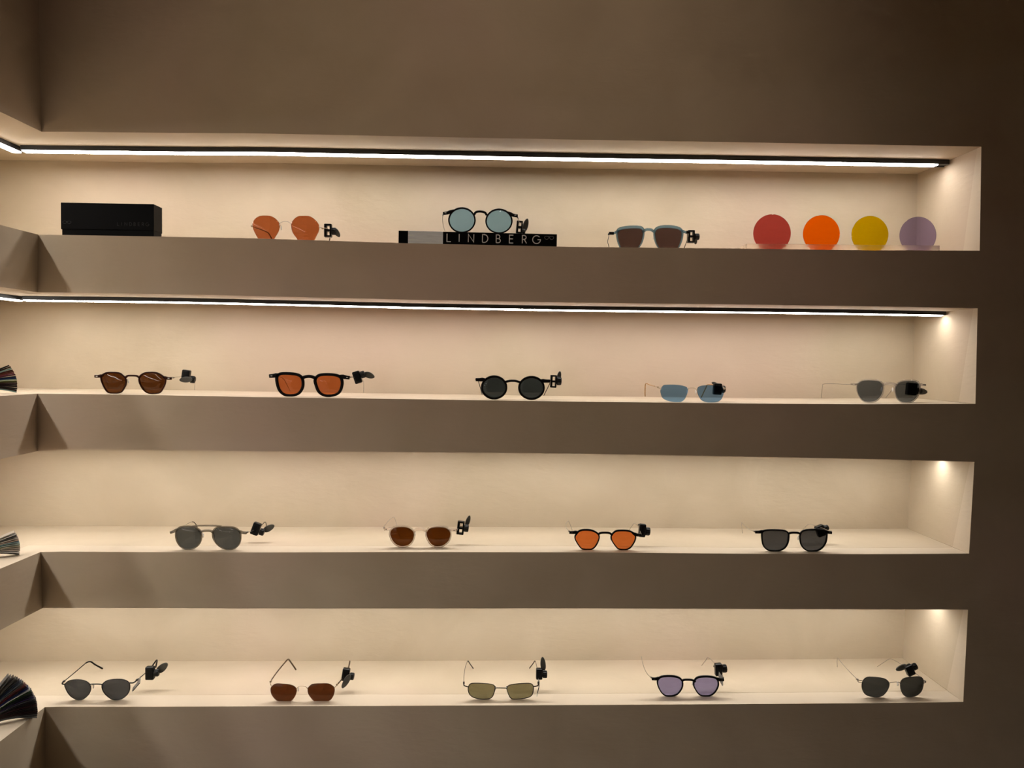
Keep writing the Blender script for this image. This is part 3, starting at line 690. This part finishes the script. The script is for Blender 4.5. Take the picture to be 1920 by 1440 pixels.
glasses(3, c, [(612, 560), (640, 503), (700, 468), (800, 469), (900, 480), (970, 503), (1018, 560), (1008, 630), (960, 708), (900, 755), (820, 768), (720, 753), (652, 717), (612, 640)],
        [(1187, 575), (1212, 523), (1270, 493), (1380, 480), (1480, 478), (1523, 512), (1533, 580), (1508, 680), (1460, 738), (1390, 772), (1300, 781), (1232, 747), (1192, 665)],
        'thin steel wire sunglasses with large dark lenses, rightmost pair on the bottom shelf',
        lens_mat('near_black_lens', (50, 45, 39), BG4), M_DARKMETAL, 'wire', rim=(.6,)*3, bridge=[(1022, 565), (1050, 553), (1110, 545), (1160, 552), (1188, 575)], bh=.55,
        ends=[[(612, 532), (580, 526), (555, 522), (550, 536), (560, 550), (608, 556)], [(1528, 530), (1555, 536), (1568, 548), (1555, 562), (1530, 566)]],
        templeL=[(550, 520, 0), (400, 368, .04), (300, 255, .085), (245, 193, .112), (242, 368, .14)],
        templeR=[(1565, 545, 0), (1430, 430, .03), (1300, 350, .055), (1150, 255, .09), (1040, 206, .112), (960, 245, .122), (843, 358, .14)], temple_m=M_METAL, tr=.6)
security_tag(c, 1322, 370, .055, 'black security tag with paddle to the left, on the steel wire pair', w=15, h=21, roll=-25, paddle=178, plen=24, poff=(2, 6), pw=11, slots=False, knob=(12, 2), kr=6.5)

# ---- white paper slips hanging from three temples
def slip(crop, pts, back, label):
    ox, oy, s = crop; P_ = [at(ox+x/s, oy+y/s, back) for x, y in pts]; c0 = sum(P_, Vector())/len(P_)
    V = [p-c0 for p in P_]+[p-c0+Vector((0, .0004, 0)) for p in P_]; n = len(P_)
    F = [tuple(range(n)), tuple(range(2*n-1, n-1, -1))]+[(i, (i+1) % n, n+(i+1) % n, n+i) for i in range(n)]
    root = thing('price_slip', label, 'price tag', c0, 0, 'white price slips')
    mk('card', V, F, M_PAPER, root)
    return root, c0, P_
r_, c0, P_ = slip((90, 1210, 8), [(1375, 485), (1392, 490), (1382, 570), (1290, 665), (1258, 700), (1270, 640), (1330, 560)], .035, 'white paper slip hanging from the black wire pair')
mk('print', [at(90+x/8, 1210+y/8, .0347)-c0 for x, y in ((1368, 565), (1378, 572), (1276, 690), (1266, 684))], [(0, 1, 2, 3)], M_GREYPRINT, r_)
r_, c0, P_ = slip((840, 1210, 8), [(1355, 520), (1372, 520), (1378, 600), (1352, 700), (1338, 772), (1330, 765), (1340, 690), (1362, 600)], .03, 'narrow white paper slip hanging from the olive rectangular pair')
mk('print', [at(840+x/8, 1210+y/8, .0297)-c0 for x, y in ((1355, 640), (1364, 640), (1346, 720), (1338, 718))], [(0, 1, 2, 3)], M_GREYPRINT, r_)
slip((1180, 1210, 8), [(1345, 395), (1380, 445), (1402, 470), (1405, 540), (1408, 600), (1392, 610), (1365, 560), (1338, 475)], .036, 'white folded paper slip behind the corner of the lilac pair')

# ------------------------------------------------------------------ lettering made of thin strokes
def arc(cx, cy, rx, ry, a0, a1, n=14): return [(cx+rx*math.cos(R(a0+(a1-a0)*i/n)), cy+ry*math.sin(R(a0+(a1-a0)*i/n))) for i in range(n+1)]
GL = {'L': [[(0, 1), (0, 0), (.5, 0)]], 'I': [[(0, 1), (0, 0)]], 'N': [[(0, 0), (0, 1), (.7, 0), (.7, 1)]],
      'D': [[(0, 0), (0, 1), (.2, 1)]+arc(.2, .5, .48, .5, 90, -90)+[(0, 0)]],
      'B': [[(0, 0), (0, 1), (.22, 1)]+arc(.22, .76, .24, .24, 90, -90)+[(0, .52)], [(.22, .52)]+arc(.25, .26, .28, .26, 90, -90)+[(0, 0)]],
      'E': [[(.5, 1), (0, 1), (0, 0), (.5, 0)], [(0, .53), (.46, .53)]],
      'R': [[(0, 0), (0, 1), (.22, 1)]+arc(.22, .75, .26, .25, 90, -90)+[(0, .5)], [(.24, .5), (.54, 0)]],
      'G': [arc(.5, .5, .5, .5, 42, 360, 26)+[(.62, .5)]]}
def strokes(lines, wdt, y):
    V, F = [], []
    for ln in lines:
        n = len(ln); offs = []
        for i in range(n):
            a = Vector(ln[max(i-1, 0)]); b = Vector(ln[i]); c_ = Vector(ln[min(i+1, n-1)])
            t1 = (b-a).normalized() if i else (c_-b).normalized(); t2 = (c_-b).normalized() if i < n-1 else t1
            n1 = Vector((-t1.y, t1.x)); n2 = Vector((-t2.y, t2.x)); mm = n1+n2
            mm = mm.normalized() if mm.length > 1e-6 else n1
            k = min(1.9, 1/max(.3, mm.dot(n1))); offs.append(mm*k*wdt/2)
        o = len(V)
        for p, f in zip(ln, offs):
            for dy in (0, .0003):
                V.append((p[0]+f.x, y+dy, p[1]+f.y)); V.append((p[0]-f.x, y+dy, p[1]-f.y))
        for i in range(n-1):
            a = o+i*4; b = a+4
            F += [(a, a+1, b+1, b), (a+2, a+3, b+3, b+2), (a, b, b+2, a+2), (a+1, b+1, b+3, a+3)]
        F += [(o, o+1, o+3, o+2), (o+(n-1)*4, o+(n-1)*4+1, o+(n-1)*4+3, o+(n-1)*4+2)]
    return V, F
def lettering(text, xs, z0, h, wdt, y, mtl, root, shear=0.0):
    ls = []
    for ch, x in zip(text, xs):
        for g in GL[ch]: ls.append([(x+p[0]*h, z0+p[1]*h+shear*(x+p[0]*h)) for p in g])
    return mk('lettering', *strokes(ls, wdt, y), mtl, root)
def spectacles_mark(x, z, w_, wdt, y, mtl, root):
    r_ = w_*.22; fr = lambda cx: [(cx+r_*math.cos(2*math.pi*i/22), z+r_*(.95 if math.sin(2*math.pi*i/22) < 0 else .62)*math.sin(2*math.pi*i/22)) for i in range(23)]
    ls = [fr(x-w_*.27), fr(x+w_*.27),
                       [(x-w_*.05, z+r_*.25), (x, z+r_*.45), (x+w_*.05, z+r_*.25)], [(x-w_*.5, z+r_*.3), (x-w_*.27-r_, z)], [(x+w_*.5, z+r_*.3), (x+w_*.27+r_, z)]]
    return mk('spectacles_mark', *strokes(ls, wdt, y), mtl, root)

# ------------------------------------------------------------------ black carton at the left of the top shelf
YB = .004
a = at(114, 441, YB); b = at(288.5, 444, YB); zt = (at(114, 380, YB).z+at(288, 382, YB).z)/2
z0 = floorz(0, (a.x+b.x)/2)
W2 = (b.x-a.x)/2; HB = zt-z0; xc = (a.x+b.x)/2; DB = .036
box = thing('presentation_box', 'long black lidded presentation box with faint grey lettering at the left of the top shelf', 'box', (xc, YB, z0))
tilt = (floorz(0, b.x)-floorz(0, a.x))/(b.x-a.x); box.rotation_euler = (0, -math.atan(tilt), 0)
bm = bmesh.new(); boxbm(bm, -W2+.0015, W2-.0008, .0012, DB-.0012, 0, HB*.3, .0006); from_bm('tray', bm, M_CARTON, box)
bm = bmesh.new(); boxbm(bm, -W2, W2, 0, DB, HB*.185, HB, .0009); from_bm('lid', bm, M_CARTON, box)
px2x = lambda px: at(px, 420, YB).x-xc
pz = lambda py: at(200, py, YB).z-z0
lh = .0058
lettering('LINDBERG', [px2x(80+v/8) for v in (1120, 1182, 1232, 1303, 1368, 1430, 1490, 1546)], pz(422.5), lh, .0007, -.0003, M_GREYPRINT, box, -.0)
spectacles_mark(px2x(125.5), pz(417.5), .0145, .0006, -.0003, M_GREYPRINT, box)

# ------------------------------------------------------------------ lettered display block
YP = .002
a = at(747, 455, YP); b = at(1044, 461.5, YP); xc = (a.x+b.x)/2; z0 = floorz(0, xc); W2 = (b.x-a.x)/2
tilt = (floorz(0, b.x)-floorz(0, a.x))/(b.x-a.x); HP = PLZ-z0-.0004
blk = thing('display_block', 'low black display block with silver panel and pale lettering under the teal round pair', 'display block', (xc, YP, z0))
blk.rotation_euler = (0, -math.atan(tilt), 0)
bm = bmesh.new(); boxbm(bm, -W2, W2, 0, .165, 0, HP, .0005); from_bm('block', bm, M_CARTON, blk)
px2x = lambda px: at(px, 448, YP).x-xc
bm = bmesh.new(); boxbm(bm, px2x(765), px2x(830.5), -.0004, .002, .0002, HP-.0002, .0002, 1); from_bm('silver_panel', bm, M_SILVER, blk)
pzc = lambda x, y: at(740+x/6, 340+y/6, YP).z-z0
lettering('LINDBERG', [px2x(740+v/6) for v in (588, 725, 828, 988, 1142, 1290, 1436, 1552)], .0048, .0142, .0016, -.0003, M_PALEPRINT, blk)
spectacles_mark(px2x(740+1737/6), HP-.0062, .0168, .0007, -.0003, mat('dim_silver_print', (.2, .2, .2), .5), blk)

# ------------------------------------------------------------------ coloured sample discs in a clear acrylic rail
YD = .030
xa = at(1400, 466, .012).x; xb = at(1762, 470, .012).x; zr = floorz(0, (xa+xb)/2)
M_ACR = tint('clear_acrylic', (226, 208, 186), (222, 200, 172), gloss=.06, rough=.15, body=.35)
tilt = (floorz(0, xb)-floorz(0, xa))/(xb-xa)
rail = thing('acrylic_rail', 'low clear acrylic rail holding the four coloured discs, right end of the top shelf', 'display rail', ((xa+xb)/2, .012, zr))
rail.rotation_euler = (0, -math.atan(tilt), 0)
hw = (xb-xa)/2; RH = .0118
bm = bmesh.new(); boxbm(bm, -hw, hw, 0, .0155, 0, RH, .0006); from_bm('front_bar', bm, M_ACR, rail)
bm = bmesh.new(); boxbm(bm, -hw, hw, .0205, .036, 0, RH, .0006); from_bm('back_bar', bm, M_ACR, rail)
def disc(px, pyc, rpx, colour, bg, notch, label):
    p = at(px, pyc, YD); r_ = rpx*(YD-CAMLOC.y)/FPX; zb = floorz(0, p.x)+.0004
    h = p.z-zb                      # centre height above the shelf; the disc's foot is cut flat when it would reach lower
    V, F = [], []; n = 96
    ring = []
    for i in range(n):
        a = 2*math.pi*i/n; rr = r_
        da = abs((math.degrees(a)-notch+180) % 360-180)
        if da < 2.6: rr = r_-.0014*(1-da/2.6)
        ring.append((rr*math.cos(a), max(-h, rr*math.sin(a))))
    root = thing('sample_lens_disc', label, 'tinted disc', (p.x, YD, zb), 0, 'coloured sample discs in the acrylic rail')
    for y, sc in ((-.0011, .985), (-.0008, 1), (.0008, 1), (.0011, .985)):
        for x, z in ring: V.append((x*sc, y, z*(sc if z > -h else 1)+h))
    for k in range(3): F += [(k*n+i, k*n+(i+1) % n, (k+1)*n+(i+1) % n, (k+1)*n+i) for i in range(n)]
    F.append(tuple(range(n-1, -1, -1))); F.append(tuple(range(3*n, 4*n)))
    mk('disc', V, F, tint('disc_tint', colour, bg, gloss=.035), root)
disc(1447.5, 437.5, 35.6, (142, 50, 38), (196, 174, 146), 91, 'dark red round sample disc, leftmost of the four in the acrylic rail')
disc(1540, 438.5, 35, (206, 74, 2), (196, 174, 146), 103, 'bright orange round sample disc in the acrylic rail')
disc(1631, 440, 35.2, (166, 124, 2), (192, 170, 142), 152, 'mustard yellow round sample disc in the acrylic rail')
disc(1721, 441.5, 35.2, (122, 98, 104), (188, 164, 134), 130, 'pale purple round sample disc, rightmost in the acrylic rail')

# ------------------------------------------------------------------ swatch fans on the left wall's shelves
def fan(row, hub, Yc, a0, a1, n, rad, cols, label, width=.018, sag=.13, thk=.0006):
    hp = at(hub[0], hub[1], Yc); z0 = floorz(row, 0)
    root = thing('swatch_fan', label, 'colour swatch fan', (hp.x, Yc, z0), R(32), 'swatch fans on the left wall shelves')
    for i in range(n):
        t = i/(n-1); ang = R(a0+(a1-a0)*t+random.uniform(-.35, .35)); L_ = rad*(1-.07*(1-t)**2+random.uniform(-.006, .006))
        V, F = [], []; k = 10
        ca, sa = math.cos(ang), math.sin(ang); up = sag*(1-t*.45)
        for j in range(k+1):
            u = j/k; r_ = .014+(L_-.014)*u; bend = up*L_*math.sin(math.pi*u*.5)**1*(1-u)*1.6+.004*(1-u)
            x = r_*ca-bend*sa; z = max(.0009, r_*sa+bend*ca)+.0006
            th = thk
            for y in (-width/2, width/2):
                V.append((x+sa*th, y, z-ca*th)); V.append((x-sa*th, y, z+ca*th))
        for j in range(k):
            a = j*4; b = a+4; F += [(a, a+2, b+2, b), (a+1, b+1, b+3, a+3), (a, b, b+1, a+1), (a+2, a+3, b+3, b+2)]
        F += [(0, 1, 3, 2), (k*4, k*4+2, k*4+3, k*4+1)]
        mk('swatch', V, F, cols[i % len(cols)], root)
    V, F = tubedata([Vector((0, y, .012)) for y in (-width/2-.003, 0, width/2+.003)], .009, 16)
    mk('hub', V, F, M_BLKMETAL, root, True)
    return root
def cm(*cs): return [speckle(mat('swatch_colour', tuple(v*.45 for v in lin(q)), .4, spec=.2), .05, 80) for q in cs]
DK = cm((120, 122, 122), (92, 94, 96), (52, 36, 34), (48, 14, 16), (22, 10, 12), (30, 20, 22), (60, 24, 30), (20, 14, 18), (34, 30, 36), (86, 90, 96), (66, 48, 96), (20, 24, 34),
        (16, 26, 30), (40, 74, 28), (225, 225, 225), (20, 34, 110), (52, 24, 34), (110, 24, 34), (96, 84, 84), (96, 112, 130), (30, 52, 84), (24, 34, 40), (90, 84, 80), (30, 26, 30))
MD = cm((150, 186, 180), (44, 18, 12), (14, 14, 12), (30, 12, 12), (28, 10, 12), (64, 40, 44), (92, 94, 44), (190, 210, 180), (10, 40, 90), (14, 30, 60), (90, 30, 50), (130, 60, 70), (110, 60, 40), (70, 30, 20))
PL = cm((70, 72, 72), (255, 255, 250), (235, 222, 205), (222, 205, 185), (228, 220, 190), (190, 215, 205), (140, 180, 190), (215, 190, 170), (230, 220, 205))
fan(3, (-46, 1362), -.085, 1, 60, 26, .096, DK, 'large dark multicoloured swatch fan at the left edge of the bottom shelf')
fan(1, (-72, 752), -.055, 2, 36, 17, .085, MD, 'small dark swatch fan at the left edge of the second shelf', thk=.0011)
fan(2, (-62, 1062), -.065, 2, 32, 12, .081, PL, 'pale swatch fan at the left edge of the third shelf')
